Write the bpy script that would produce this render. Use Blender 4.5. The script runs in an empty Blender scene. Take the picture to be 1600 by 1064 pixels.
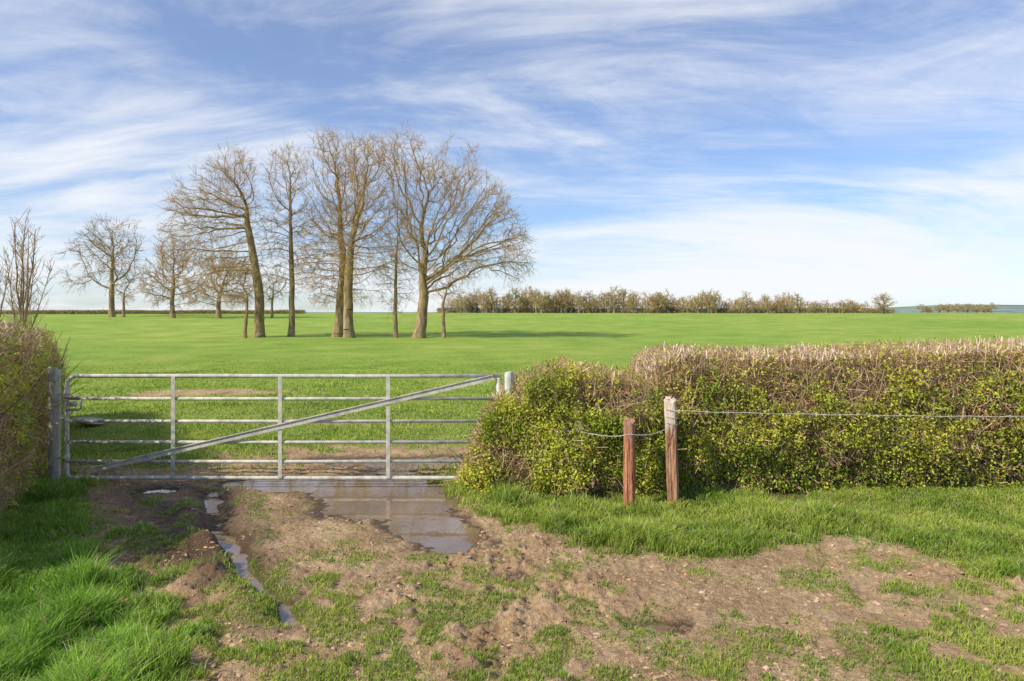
import bpy, math, numpy as np
from mathutils import Vector
rng=np.random.default_rng(7)
F=1066.7; CH=1.9; HY=487.0
def P(px,py):
    Y=CH*F/(py-HY); return ((px-800)/F*Y, Y)
scene=bpy.context.scene
col=scene.collection
# ---------------- noise
def _h(xi,yi,seed):
    h=(xi.astype(np.int64)*374761393+yi.astype(np.int64)*668265263+seed*1442695041)&0xffffffff
    h=((h^(h>>13))*1274126177)&0xffffffff
    h=((h^(h>>16))*2246822519)&0xffffffff
    h=h^(h>>15)
    return (h&0xffffff)/float(0xffffff)*2-1
def vn(x,y,seed=0):
    x=np.asarray(x,float);y=np.asarray(y,float)
    xi=np.floor(x);yi=np.floor(y);fx=x-xi;fy=y-yi
    u=fx*fx*fx*(fx*(fx*6-15)+10);v=fy*fy*fy*(fy*(fy*6-15)+10)
    a=_h(xi,yi,seed);b=_h(xi+1,yi,seed);c=_h(xi,yi+1,seed);d=_h(xi+1,yi+1,seed)
    return (a*(1-u)+b*u)*(1-v)+(c*(1-u)+d*u)*v
def fbm(x,y,o=4,seed=0,g=0.5):
    s=0;a=1;t=0
    for i in range(o):
        s=s+a*vn(x,y,seed+i*17);t+=a;a*=g
        x,y=(x*1.6-y*1.2)+3.1,(x*1.2+y*1.6)+7.7
    return s/t
def sst(a,b,x):
    t=np.clip((x-a)/(b-a),0,1);return t*t*(3-2*t)
def sdpoly(x,y,pts):
    n=len(pts);d=np.full(x.shape,1e9);ins=np.zeros(x.shape,bool)
    for i in range(n):
        ax,ay=pts[i];bx,by=pts[(i+1)%n]
        ex,ey=bx-ax,by-ay
        t=np.clip(((x-ax)*ex+(y-ay)*ey)/(ex*ex+ey*ey+1e-9),0,1)
        d=np.minimum(d,np.hypot(x-ax-t*ex,y-ay-t*ey))
        c=((ay>y)!=(by>y))
        with np.errstate(divide='ignore',invalid='ignore'):
            xx=(bx-ax)*(y-ay)/((by-ay) if by!=ay else 1e-9)+ax
        ins^=(c&(x<xx))
    return np.where(ins,d,-d)
def gauss(x,y,cx,cy,sx,sy,ang=0):
    c,s=math.cos(ang),math.sin(ang)
    u=((x-cx)*c+(y-cy)*s)/sx;v=(-(x-cx)*s+(y-cy)*c)/sy
    return np.exp(-(u*u+v*v))
def seg(x,y,a,b,w):
    ex,ey=b[0]-a[0],b[1]-a[1]
    t=np.clip(((x-a[0])*ex+(y-a[1])*ey)/(ex*ex+ey*ey),0,1)
    return np.exp(-((x-a[0]-t*ex)**2+(y-a[1]-t*ey)**2)/(w*w))
# ---------------- ground masks
VERGE=[P(692,758),P(735,795),P(850,835),P(930,862),P(1050,868),P(1180,862),P(1290,840),P(1400,850),P(1450,880),P(1620,930),(8,4.5),(14,4.5),(14,8.6),(-0.9,8.6)]
LEFT=[P(90,742),P(140,780),P(160,850),P(185,930),P(240,1000),P(290,1064),(-1.5,2.2),(-1.5,0),(-9,0),(-9,7.9)]
PAT1=[P(130,755),P(300,775),P(325,860),P(430,945),P(500,1000),P(560,1120),(-2.6,1),(-4,1),(-5,6)]
PAT2=[P(440,870),P(560,845),P(700,870),P(860,895),P(1000,965),P(1130,1010),P(1250,1075),(2,2),(1.2,1),(-2,1)]
PAT3=[P(1180,915),P(1330,845),P(1620,930),(6,4.3),(6,2),P(1350,1060),P(1300,990)]
def masks(x,y):
    n1=fbm(x*1.3,y*1.3,4,3);n2=fbm(x*4.5,y*4.5,4,11);n5=fbm(x*10,y*10,3,19)
    sv=sdpoly(x,y,VERGE);nn=n2+.55*n5
    v=sst(-0.25,0.22,sv+0.3*n1+0.38*nn)
    l=sst(-0.25,0.22,sdpoly(x,y,LEFT)+0.3*n1+0.38*nn)
    p1=sst(-0.2,0.2,sdpoly(x,y,PAT1)+0.3*n1)*sst(-0.18,0.30,nn+0.3*n1)
    p2=sst(-0.3,0.3,sdpoly(x,y,PAT2)+0.4*n1)*sst(-0.24,0.23,nn+0.35*n1)
    p3=sst(-0.3,0.3,sdpoly(x,y,PAT3)+0.4*n1)*sst(-0.32,0.18,nn+0.3*n1)
    base=0.7*sst(0.08,0.40,nn+0.35*n1)*(1-gauss(x,y,-1.3,6.9,1.1,1.1))
    near=np.maximum.reduce([v,l,p1*0.85,p2*0.9,p3*0.95,base])
    fld=sst(7.8,8.8,y+0.5*n1)
    mudf=np.clip(1.1*gauss(x,y,-1.7,8.6,2.3,1.1)+1.05*gauss(x,y,-7.0,15.4,2.6,0.42)+.6*gauss(x,y,-3.2,11.5,1.2,.4),0,1.2)
    fld2=fld*(1-sst(0.3,0.8,mudf+0.55*nn))
    g=np.where(y>7.6,np.maximum(near*(1-fld),fld2),near)
    n4=fbm(x*3.1,y*3.1,3,131)
    h=0.036+0.018*n4
    edge=np.exp(-((sv-.35)/.35)**2)
    h=h+v*(0.015+0.09*np.clip(n4+.2,0,1)+.07*edge*np.clip(.6+1.5*n4,0,1.4))*(1-sst(2.2,3.6,x)*0.55)+l*(0.03+0.19*np.clip(n4+.12,0,1))
    h=np.where(y>8.4,0.045+0.05*np.clip(fbm(x*1.1,y*1.1,3,133),-.4,1),h)
    return g,h,v,l
RUT_A=P(338,768);RUT_B=P(350,850);RUT_C=P(450,965)
def dips(x,y):
    n=0.12*fbm(x*1.6,y*1.6,3,77)+.04*fbm(x*6,y*6,2,75)
    xx=x+n;yy=y+0.12*fbm(x*1.7,y*1.7,3,78)+.04*fbm(x*6,y*6,2,76)
    d=0.115*gauss(xx,yy,-1.2,7.35,0.72,0.88,0.15)+0.095*gauss(xx,yy,-0.66,6.0,0.34,0.48,0.3)
    d=d+0.09*gauss(xx,yy,-2.6,7.65,0.65,0.28)
    d=d+0.07*gauss(xx,yy,-3.75,7.35,0.25,0.2)
    br=np.clip(.80+1.3*fbm(x*2.6,y*2.6,2,79),0.35,1.15)
    d=d+0.10*seg(xx,yy,RUT_A,RUT_B,0.10)*br+0.085*seg(xx,yy,RUT_B,RUT_C,0.08)*br
    d=d-0.04*seg(xx,yy,(RUT_A[0]+.30,RUT_A[1]),(RUT_B[0]+.26,RUT_B[1]),0.12)-.05*seg(xx,yy,(RUT_A[0]-.26,RUT_A[1]),(RUT_B[0]-.23,RUT_B[1]),0.11)-.055*seg(xx,yy,(RUT_B[0]-.22,RUT_B[1]),(RUT_C[0]-.2,RUT_C[1]),0.10)
    d=d+0.06*gauss(xx,yy,0.85,4.18,0.22,0.11,-0.4)+0.05*gauss(xx,yy,0.1,4.85,0.17,0.1)
    d=d+0.07*gauss(xx,yy,-1.1,8.8,1.5,0.4)
    return d
def farz(x,y):
    prof=np.interp(y,[0,12,30,50,70,90,115,140,160,200,280,400,700,1300,3500],[0,0,-0.06,-0.1,0.2,0.68,1.25,1.50,1.52,1.2,-1.5,-3,-3,-3,-3])
    hill=sst(200,380,x)*gauss(x,y,480,640,260,150)*(11.0+2.2*fbm(x*.012,y*.012,2,8))
    und=0.10*fbm(x*0.06,y*0.06,2,51)*sst(9,30,y)+.09*fbm(x*.22,y*.22,2,53)*sst(9,16,y)*(1-.5*sst(60,120,y))
    bank=0.08*gauss(x,y,-6.2,12.6,3.0,1.0)+0.14*gauss(x,y,-7.5,16.0,3.0,.8)+0.10*gauss(x,y,-2,12.5,5,1.0)
    return prof+hill+und+bank
def gz(x,y,mk=None):
    x=np.asarray(x,float);y=np.asarray(y,float)
    if mk is None: mk=masks(x,y)
    g,h,v,l=mk
    z=farz(x,y)
    nearf=1-sst(14,22,y)
    mud=(1-g)
    b=np.abs(fbm(x*3.2,y*3.2,3,90)); c=fbm(x*9,y*9,4,95,0.62); c2=np.abs(fbm(x*17,y*17,3,97,.6)); c3=fbm(x*34,y*34,2,98)
    amp=(0.5+0.85*sst(-.2,.4,fbm(x*.8,y*.8,2,99)))*(1-.45*sst(8,10,y))
    pool=np.clip(1.2*gauss(x,y,-1.2,7.25,.8,.95)+1.0*gauss(x,y,-.66,6.0,.34,.45)+.9*gauss(x,y,-2.6,7.65,.65,.3),0,1)
    amp=amp*(1-.8*pool)
    z=z+nearf*(0.018*fbm(x*1.0,y*1.0,3,60)+(.2+.8*mud)*amp*(0.055*b-0.010+0.042*c+0.040*c2+.009*c3))
    z=z+nearf*(0.012*g)+l*0.04*nearf
    z=z-dips(x,y)*(1-0.5*v)
    z=z-v*0.03*sst(.2,1.2,sdpoly(x,y,VERGE))*nearf
    return z
# ---------------- mesh helpers
def mesh_np(name,V,Fc,mat=None,colr=None,smooth=False,cname="Col"):
    V=np.ascontiguousarray(V,dtype=np.float32);Fc=np.ascontiguousarray(Fc,dtype=np.int32)
    me=bpy.data.meshes.new(name);k=Fc.shape[1]
    me.vertices.add(len(V));me.vertices.foreach_set("co",V.ravel())
    me.loops.add(Fc.size);me.loops.foreach_set("vertex_index",Fc.ravel())
    me.polygons.add(len(Fc));me.polygons.foreach_set("loop_start",np.arange(0,Fc.size,k,dtype=np.int32))
    me.polygons.foreach_set("use_smooth",np.full(len(Fc),smooth,dtype=bool))
    me.update(calc_edges=True)
    if colr is not None:
        a=me.color_attributes.new(cname,'FLOAT_COLOR','POINT')
        c=np.ones((len(V),4),np.float32);c[:,:colr.shape[1]]=colr
        a.data.foreach_set("color",c.ravel())
    if mat: me.materials.append(mat)
    return me
def obj(name,me,parent=None,loc=(0,0,0),**props):
    o=bpy.data.objects.new(name,me);col.objects.link(o);o.location=loc
    if parent: o.parent=parent
    for k,v in props.items(): o[k]=v
    return o
def norm(v): return v/np.maximum(np.linalg.norm(v,axis=-1,keepdims=True),1e-9)
def tubes(p0,p1,r0,r1,k=3):
    N=len(p0);d=norm(p1-p0)
    ref=np.where(np.abs(d[:,2:3])>0.9,np.array([[1.,0,0]]),np.array([[0,0,1.]]))
    a=norm(np.cross(d,ref));b=np.cross(d,a)
    th=np.arange(k)/k*2*math.pi
    off=np.cos(th)[None,:,None]*a[:,None,:]+np.sin(th)[None,:,None]*b[:,None,:]
    r0=np.broadcast_to(np.asarray(r0,float),(N,));r1=np.broadcast_to(np.asarray(r1,float),(N,))
    A=p0[:,None,:]+off*r0[:,None,None];B=p1[:,None,:]+off*r1[:,None,None]
    V=np.stack([A,B],1).reshape(-1,3)
    j=np.arange(k);jn=(j+1)%k
    f=np.stack([j,k+j,k+jn,jn],1)
    Fc=(np.arange(N)*2*k)[:,None,None]+f[None]
    return V,Fc.reshape(-1,4)
def join(parts):
    Vs=[];Fs=[];Cs=[];o=0
    for p in parts:
        Vs.append(p[0]);Fs.append(p[1]+o);o+=len(p[0])
        if len(p)>2: Cs.append(p[2])
    return (np.concatenate(Vs),np.concatenate(Fs),np.concatenate(Cs) if Cs else None)
def pathtube(pts,r,k=12,caps=True):
    pts=np.array(pts,float);n=len(pts);r=np.broadcast_to(np.asarray(r,float),(n,))
    t=np.gradient(pts,axis=0);t=norm(t)
    a=np.zeros((n,3));prev=None
    for i in range(n):
        if prev is None:
            ref=np.array([0,1.,0]) if abs(t[i][1])<0.9 else np.array([1.,0,0]);v=np.cross(t[i],ref)
        else: v=prev-t[i]*np.dot(prev,t[i])
        v/=np.linalg.norm(v);a[i]=v;prev=v
    b=np.cross(t,a);th=np.arange(k)/k*2*math.pi
    V=pts[:,None]+r[:,None,None]*(np.cos(th)[None,:,None]*a[:,None]+np.sin(th)[None,:,None]*b[:,None])
    V=V.reshape(-1,3);fs=[]
    for i in range(n-1):
        for j in range(k):
            fs.append((i*k+j,(i+1)*k+j,(i+1)*k+(j+1)%k,i*k+(j+1)%k))
    V=np.concatenate([V,pts[:1],pts[-1:]]);c0=n*k;c1=n*k+1
    if caps:
        for j in range(0,k,2):
            fs.append((c0,j,(j+1)%k,(j+2)%k));m=(n-1)*k
            fs.append((c1,m+(j+2)%k,m+(j+1)%k,m+j))
    return V,np.array(fs)
def box(c,s,ang=0):
    x,y,z=[v/2 for v in s]
    V=np.array([[-x,-y,-z],[x,-y,-z],[x,y,-z],[-x,y,-z],[-x,-y,z],[x,-y,z],[x,y,z],[-x,y,z]])
    ca,sa=math.cos(ang),math.sin(ang)
    V=np.stack([V[:,0]*ca-V[:,2]*sa,V[:,1],V[:,0]*sa+V[:,2]*ca],1)+np.array(c)
    return V,np.array([[0,3,2,1],[4,5,6,7],[0,1,5,4],[1,2,6,5],[2,3,7,6],[3,0,4,7]])
# ---------------- materials
def newmat(name):
    m=bpy.data.materials.new(name);m.use_nodes=True;nt=m.node_tree
    return m,nt,nt.nodes,nt.links,nt.nodes["Principled BSDF"]
def ramp(nd,stops):
    r=nd.new("ShaderNodeValToRGB");e=r.color_ramp.elements
    while len(e)<len(stops): e.new(0.5)
    for i,(p,c) in enumerate(stops): e[i].position=p;e[i].color=(*c,1)
    return r
def noise(nd,lk,scale,detail=4,rough=.5,vec=None,dist=0):
    n=nd.new("ShaderNodeTexNoise");n.inputs["Scale"].default_value=scale;n.inputs["Detail"].default_value=detail
    n.inputs["Roughness"].default_value=rough;n.inputs["Distortion"].default_value=dist
    if vec is not None: lk.new(vec,n.inputs["Vector"])
    return n
def mixc(nd,lk,f,a,b,mode='MIX'):
    m=nd.new("ShaderNodeMix");m.data_type='RGBA';m.blend_type=mode
    for s,v in ((0,f),(6,a),(7,b)):
        if isinstance(v,(int,float)): m.inputs[s].default_value=v
        elif isinstance(v,tuple): m.inputs[s].default_value=(*v,1)
        else: lk.new(v,m.inputs[s])
    return m.outputs[2]
def mathn(nd,lk,op,a,b=0.0,clamp=False):
    m=nd.new("ShaderNodeMath");m.operation=op;m.use_clamp=clamp
    for i,v in enumerate((a,b)):
        if isinstance(v,(int,float)): m.inputs[i].default_value=v
        else: lk.new(v,m.inputs[i])
    return m.outputs[0]
def leafmat(name,trans=0.3,rough=.6):
    m,nt,nd,lk,b=newmat(name)
    at=nd.new("ShaderNodeAttribute");at.attribute_name="Col"
    lk.new(at.outputs["Color"],b.inputs["Base Color"]);b.inputs["Roughness"].default_value=rough
    b.inputs["Specular IOR Level"].default_value=0.2
    t=nd.new("ShaderNodeBsdfTranslucent");lk.new(at.outputs["Color"],t.inputs["Color"])
    mx=nd.new("ShaderNodeMixShader");mx.inputs[0].default_value=trans
    lk.new(b.outputs[0],mx.inputs[1]);lk.new(t.outputs[0],mx.inputs[2])
    lk.new(mx.outputs[0],nd["Material Output"].inputs[0]);return m
def colmat(name,rough=.85):
    m,nt,nd,lk,b=newmat(name)
    at=nd.new("ShaderNodeAttribute");at.attribute_name="Col"
    tc=nd.new("ShaderNodeTexCoord")
    n=noise(nd,lk,14,3,.6,tc.outputs["Object"])
    r=ramp(nd,[(0.3,(.7,.7,.7)),(0.7,(1.2,1.2,1.2))]);lk.new(n.outputs[0],r.inputs[0])
    lk.new(mixc(nd,lk,1.0,at.outputs["Color"],r.outputs[0],'MULTIPLY'),b.inputs["Base Color"])
    b.inputs["Roughness"].default_value=rough;b.inputs["Specular IOR Level"].default_value=0.12
    return m
M_blade=leafmat("grass_blade_material",0.35,.5)
M_leaf=leafmat("hedge_leaf_material",0.3,.5)
M_twig=colmat("twig_bark_material")
M_clod=colmat("clod_material",.95)
def barkmat():
    m,nt,nd,lk,b=newmat("tree_bark_material")
    tc=nd.new("ShaderNodeTexCoord");mp=nd.new("ShaderNodeMapping");mp.inputs["Scale"].default_value=(1,1,.25)
    lk.new(tc.outputs["Object"],mp.inputs[0])
    n=noise(nd,lk,5,6,.65,mp.outputs[0]);n2=noise(nd,lk,.7,3,.5,tc.outputs["Object"])
    r=ramp(nd,[(0.3,(.12,.08,.045)),(0.5,(.31,.22,.12)),(0.72,(.52,.38,.22))]);lk.new(n.outputs[0],r.inputs[0])
    r2=ramp(nd,[(0.45,(0,0,0)),(0.65,(1,1,1))]);lk.new(n2.outputs[0],r2.inputs[0])
    f=mathn(nd,lk,'MULTIPLY',r2.outputs[0],.35)
    lk.new(mixc(nd,lk,f,r.outputs[0],(.26,.23,.07)),b.inputs["Base Color"])
    b.inputs["Roughness"].default_value=.9;b.inputs["Specular IOR Level"].default_value=.1
    bp=nd.new("ShaderNodeBump");bp.inputs["Strength"].default_value=.9;bp.inputs["Distance"].default_value=.08
    lk.new(n.outputs[0],bp.inputs["Height"]);lk.new(bp.outputs[0],b.inputs["Normal"]);return m
M_bark=barkmat()
def groundmat():
    m,nt,nd,lk,b=newmat("ground_material")
    at=nd.new("ShaderNodeAttribute");at.attribute_name="Mask"
    sp=nd.new("ShaderNodeSeparateColor");lk.new(at.outputs["Color"],sp.inputs[0])
    geo=nd.new("ShaderNodeNewGeometry");pos=geo.outputs["Position"]
    n=noise(nd,lk,2.2,6,.65,pos);n2=noise(nd,lk,28,5,.7,pos);n3=noise(nd,lk,110,3,.7,pos)
    r=ramp(nd,[(0.32,(.39,.245,.135)),(0.5,(.56,.375,.215)),(0.7,(.68,.49,.30))]);lk.new(n.outputs[0],r.inputs[0])
    r2=ramp(nd,[(0.3,(.62,.59,.55)),(0.65,(1.15,1.15,1.15))]);lk.new(n2.outputs[0],r2.inputs[0])
    mud=mixc(nd,lk,1.0,r.outputs[0],r2.outputs[0],'MULTIPLY')
    r3=ramp(nd,[(0.68,(0,0,0)),(0.76,(1,1,1))]);lk.new(n3.outputs[0],r3.inputs[0])
    mud=mixc(nd,lk,mathn(nd,lk,'MULTIPLY',r3.outputs[0],.25),mud,(.78,.65,.48))
    mud=mixc(nd,lk,sp.outputs[1],mud,(.13,.078,.044))  # wet mud colour, also used for the shade painted beside the rut
    g1=noise(nd,lk,.35,5,.6,pos);g2=noise(nd,lk,.045,4,.55,pos);g3=noise(nd,lk,7,6,.75,pos)
    ra=ramp(nd,[(0.3,(.21,.32,.045)),(0.5,(.285,.395,.06)),(0.72,(.39,.455,.105))]);lk.new(g1.outputs[0],ra.inputs[0])
    rb=ramp(nd,[(0.35,(.82,.92,.78)),(0.65,(1.13,1.04,1.1))]);lk.new(g2.outputs[0],rb.inputs[0])
    rc=ramp(nd,[(0.3,(.64,.68,.58)),(0.7,(1.26,1.21,1.2))]);lk.new(g3.outputs[0],rc.inputs[0])
    gr=mixc(nd,lk,1.0,ra.outputs[0],rb.outputs[0],'MULTIPLY');gr=mixc(nd,lk,1.0,gr,rc.outputs[0],'MULTIPLY')
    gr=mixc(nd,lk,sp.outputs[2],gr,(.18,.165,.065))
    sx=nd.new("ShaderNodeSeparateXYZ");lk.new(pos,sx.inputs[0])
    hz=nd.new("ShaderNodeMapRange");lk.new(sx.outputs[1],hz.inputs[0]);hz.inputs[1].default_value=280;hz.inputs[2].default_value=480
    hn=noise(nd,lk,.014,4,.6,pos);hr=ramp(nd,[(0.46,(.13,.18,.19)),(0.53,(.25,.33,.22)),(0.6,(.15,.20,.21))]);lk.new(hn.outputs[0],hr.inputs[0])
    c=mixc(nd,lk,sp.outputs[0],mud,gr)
    c=mixc(nd,lk,hz.outputs[0],c,hr.outputs[0])  # distance haze painted into the far hill colour
    lk.new(c,b.inputs["Base Color"])
    ro=nd.new("ShaderNodeMapRange");lk.new(sp.outputs[1],ro.inputs[0]);ro.inputs[3].default_value=.95;ro.inputs[4].default_value=.3
    lk.new(ro.outputs[0],b.inputs["Roughness"]);b.inputs["Specular IOR Level"].default_value=.2
    hs=mathn(nd,lk,'ADD',mathn(nd,lk,'MULTIPLY',n2.outputs[0],1.0),mathn(nd,lk,'MULTIPLY',n3.outputs[0],.4))
    bp=nd.new("ShaderNodeBump");bp.inputs["Strength"].default_value=1.0;bp.inputs["Distance"].default_value=.025
    lk.new(hs,bp.inputs["Height"])
    bp2=nd.new("ShaderNodeBump");bp2.inputs["Strength"].default_value=.35;bp2.inputs["Distance"].default_value=.06
    lk.new(g3.outputs[0],bp2.inputs["Height"]);lk.new(bp.outputs[0],bp2.inputs["Normal"])
    lk.new(bp2.outputs[0],b.inputs["Normal"]);return m
M_ground=groundmat()
def watermat():
    m,nt,nd,lk,b=newmat("muddy_water_material")
    geo=nd.new("ShaderNodeNewGeometry")
    n=noise(nd,lk,1.5,3,.5,geo.outputs["Position"])
    r=ramp(nd,[(0.3,(.16,.105,.058)),(0.7,(.27,.185,.11))]);lk.new(n.outputs[0],r.inputs[0]);lk.new(r.outputs[0],b.inputs["Base Color"])
    b.inputs["Roughness"].default_value=.015;b.inputs["IOR"].default_value=1.55;b.inputs["Specular IOR Level"].default_value=.8
    n2=noise(nd,lk,9,2,.5,geo.outputs["Position"]);bp=nd.new("ShaderNodeBump");bp.inputs["Strength"].default_value=.05;bp.inputs["Distance"].default_value=.02
    lk.new(n2.outputs[0],bp.inputs["Height"]);lk.new(bp.outputs[0],b.inputs["Normal"]);return m
def galvmat(name,base=(.56,.53,.44)):
    m,nt,nd,lk,b=newmat(name);tc=nd.new("ShaderNodeTexCoord")
    n=noise(nd,lk,9,5,.7,tc.outputs["Object"])
    r=ramp(nd,[(0.3,tuple(c*.6 for c in base)),(0.5,base),(0.7,tuple(min(1,c*1.3) for c in base))]);lk.new(n.outputs[0],r.inputs[0])
    n2=noise(nd,lk,3,5,.7,tc.outputs["Object"]);r2=ramp(nd,[(0.54,(0,0,0)),(0.72,(.7,.7,.7))]);lk.new(n2.outputs[0],r2.inputs[0])
    lk.new(mixc(nd,lk,r2.outputs[0],r.outputs[0],(.29,.26,.15)),b.inputs["Base Color"])
    b.inputs["Metallic"].default_value=.0;b.inputs["Roughness"].default_value=.7;b.inputs["Specular IOR Level"].default_value=.3;return m
M_galv=galvmat("galvanised_steel_material")
M_galv2=galvmat("weathered_post_steel_material",(.40,.38,.29))
def woodmat(name,a,bc,c,top,h):
    m,nt,nd,lk,b=newmat(name);tc=nd.new("ShaderNodeTexCoord")
    mp=nd.new("ShaderNodeMapping");mp.inputs["Scale"].default_value=(1,1,.08);lk.new(tc.outputs["Object"],mp.inputs[0])
    n=noise(nd,lk,45,6,.75,mp.outputs[0]);r=ramp(nd,[(0.34,a),(0.5,bc),(0.66,c)]);lk.new(n.outputs[0],r.inputs[0])
    sp=nd.new("ShaderNodeSeparateXYZ");lk.new(tc.outputs["Object"],sp.inputs[0])
    n2=noise(nd,lk,12,5,.7,mp.outputs[0])
    zz=mathn(nd,lk,'ADD',sp.outputs[2],mathn(nd,lk,'MULTIPLY',n2.outputs[0],1.2))
    mr=nd.new("ShaderNodeMapRange");lk.new(zz,mr.inputs[0]);mr.inputs[1].default_value=h+.55;mr.inputs[2].default_value=h+.68
    g=mixc(nd,lk,.5,top,r.outputs[0],'MULTIPLY')
    lk.new(mixc(nd,lk,mr.outputs[0],r.outputs[0],g),b.inputs["Base Color"])
    b.inputs["Roughness"].default_value=.85;b.inputs["Specular IOR Level"].default_value=.15
    bp=nd.new("ShaderNodeBump");bp.inputs["Strength"].default_value=1;bp.inputs["Distance"].default_value=.02
    lk.new(n.outputs[0],bp.inputs["Height"]);lk.new(bp.outputs[0],b.inputs["Normal"]);return m
# ---------------- world
SUNEL=math.radians(40);sd=np.array([.84,.54]);sd/=np.linalg.norm(sd)
w=bpy.data.worlds.new("World");scene.world=w;w.use_nodes=True;nt=w.node_tree;nd=nt.nodes;lk=nt.links
bg=nd["Background"];bg.inputs[1].default_value=.13
sk=nd.new("ShaderNodeTexSky");sk.sky_type='NISHITA';sk.sun_disc=False;sk.sun_elevation=SUNEL
sk.sun_rotation=math.atan2(-sd[0],-sd[1])%(2*math.pi);sk.air_density=1.0;sk.dust_density=.3;sk.ozone_density=1.8
tc=nd.new("ShaderNodeTexCoord");sp=nd.new("ShaderNodeSeparateXYZ");lk.new(tc.outputs["Generated"],sp.inputs[0])
den=mathn(nd,lk,'ADD',mathn(nd,lk,'MAXIMUM',sp.outputs[2],0.0),.22)
ux=mathn(nd,lk,'DIVIDE',sp.outputs[0],den);uy=mathn(nd,lk,'DIVIDE',sp.outputs[1],den)
cb=nd.new("ShaderNodeCombineXYZ");lk.new(ux,cb.inputs[0]);lk.new(uy,cb.inputs[1])
def cl(rot,sc,scale,det,ro,dist,off):
    mp=nd.new("ShaderNodeMapping");mp.inputs["Rotation"].default_value=(0,0,rot);mp.inputs["Scale"].default_value=sc;mp.inputs["Location"].default_value=off
    lk.new(cb.outputs[0],mp.inputs[0]);return noise(nd,lk,scale,det,ro,mp.outputs[0],dist).outputs[0]
a=cl(.2,(.7,1.0,1),.9,3,.5,.4,(3.3,1.2,0))
b_=cl(-.30,(.6,1.05,1),1.6,9,.60,1.2,(0.7,5.1,0))
c_=cl(.45,(.5,1.5,1),4.0,9,.68,.9,(9,2,0))
s=mathn(nd,lk,'ADD',mathn(nd,lk,'MULTIPLY',a,.5),mathn(nd,lk,'MULTIPLY',b_,.66))
s=mathn(nd,lk,'ADD',s,mathn(nd,lk,'MULTIPLY',c_,.24))
s=mathn(nd,lk,'SUBTRACT',s,.015)
low=mathn(nd,lk,'MULTIPLY',mathn(nd,lk,'SUBTRACT',.26,sp.outputs[2],True),.32)
dx=mathn(nd,lk,'SUBTRACT',sp.outputs[0],.30);dz=mathn(nd,lk,'SUBTRACT',sp.outputs[2],.07)
rr_=mathn(nd,lk,'ADD',mathn(nd,lk,'MULTIPLY',mathn(nd,lk,'MULTIPLY',dx,dx),9.0),mathn(nd,lk,'MULTIPLY',mathn(nd,lk,'MULTIPLY',dz,dz),130.0))
bank=mathn(nd,lk,'MULTIPLY',mathn(nd,lk,'SUBTRACT',1.0,rr_,True),.15)
s=mathn(nd,lk,'ADD',mathn(nd,lk,'ADD',s,low),bank)
r=ramp(nd,[(0.60,(0,0,0)),(0.72,(.42,.42,.42)),(0.86,(1,1,1))]);r.color_ramp.interpolation='B_SPLINE';lk.new(s,r.inputs[0])
cover=nd.new("ShaderNodeMapRange");lk.new(sp.outputs[1],cover.inputs[0]);cover.inputs[1].default_value=-.4;cover.inputs[2].default_value=.5;cover.inputs[3].default_value=.25;cover.inputs[4].default_value=1.0
f=mathn(nd,lk,'MULTIPLY',mathn(nd,lk,'ADD',mathn(nd,lk,'MULTIPLY',r.outputs[0],.87),.08,True),cover.outputs[0])
skc=mixc(nd,lk,1.0,sk.outputs[0],(.75,.92,1.20),'MULTIPLY')
lk.new(mixc(nd,lk,f,skc,(7.3,7.45,7.75)),bg.inputs[0])
sl=bpy.data.lights.new("Sun",'SUN');sl.energy=5.0;sl.angle=math.radians(.5);sl.color=(1,.94,.79)
so=bpy.data.objects.new("Sun",sl);col.objects.link(so)
so.rotation_euler=Vector((sd[0]*math.cos(SUNEL),sd[1]*math.cos(SUNEL),-math.sin(SUNEL))).to_track_quat('-Z','Y').to_euler()
# ---------------- camera
cd=bpy.data.cameras.new("Camera");cam=bpy.data.objects.new("Camera",cd);col.objects.link(cam);scene.camera=cam
cam.location=(0,0,CH);cam.rotation_euler=(math.radians(90),0,0);cd.lens=24;cd.sensor_width=36;cd.shift_y=-45/1600;cd.clip_end=8000;cd.clip_start=.05
scene.view_settings.view_transform='Standard';scene.view_settings.look='None';scene.view_settings.exposure=0
# ---------------- ground
def axis(lo,hi,st,far_lo,far_hi,gr):
    m=list(np.arange(lo,hi,st));up=[];s_=st;v=m[-1]
    while v<far_hi: s_=min(s_*gr,400);v+=s_;up.append(v)
    dn=[];s_=st;v=lo
    while v>far_lo: s_=min(s_*gr,400);v-=s_;dn.append(v)
    return np.array(dn[::-1]+m+up)
xs=axis(-5.6,5.6,.015,-3500,3500,1.055);ys=axis(2.6,8.6,.015,-60,3500,1.03)
X,Y=np.meshgrid(xs,ys);x=X.ravel();y=Y.ravel()
mk=masks(x,y);z=gz(x,y,mk)
nx,ny=len(xs),len(ys);i=np.arange(nx-1);j=np.arange(ny-1);I,J=np.meshgrid(i,j);b0=(J*nx+I).ravel()
Fc=np.stack([b0,b0+1,b0+nx+1,b0+nx],1)
WZ=-.035
wet_shade=sst(.028,.0,z-WZ)*(1-sst(9.5,12,y))
track_shade=.85*seg(x,y,P(235,765),P(290,870),.38)*sst(-.6,.1,fbm(x*2,y*2,3,46))+.5*seg(x,y,P(290,870),P(400,960),.25)*sst(-.5,.1,fbm(x*2,y*2,3,46))  # wet track mud, darkened to carry a shadow band painted along the rut
wet_shade=np.clip(wet_shade+.25*gauss(x,y,-1.6,7.3,1.6,.9)*sst(-.3,.3,fbm(x*1.2,y*1.2,3,44))+.9*seg(x,y,RUT_A,RUT_B,.27)+.9*seg(x,y,RUT_B,RUT_C,.20)+track_shade+.15*sst(.1,.4,fbm(x*1.7,y*1.7,4,47))*(1-sst(9,12,y)),0,1)  # damp at pools and rut, widened beside the rut as painted shade
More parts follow.
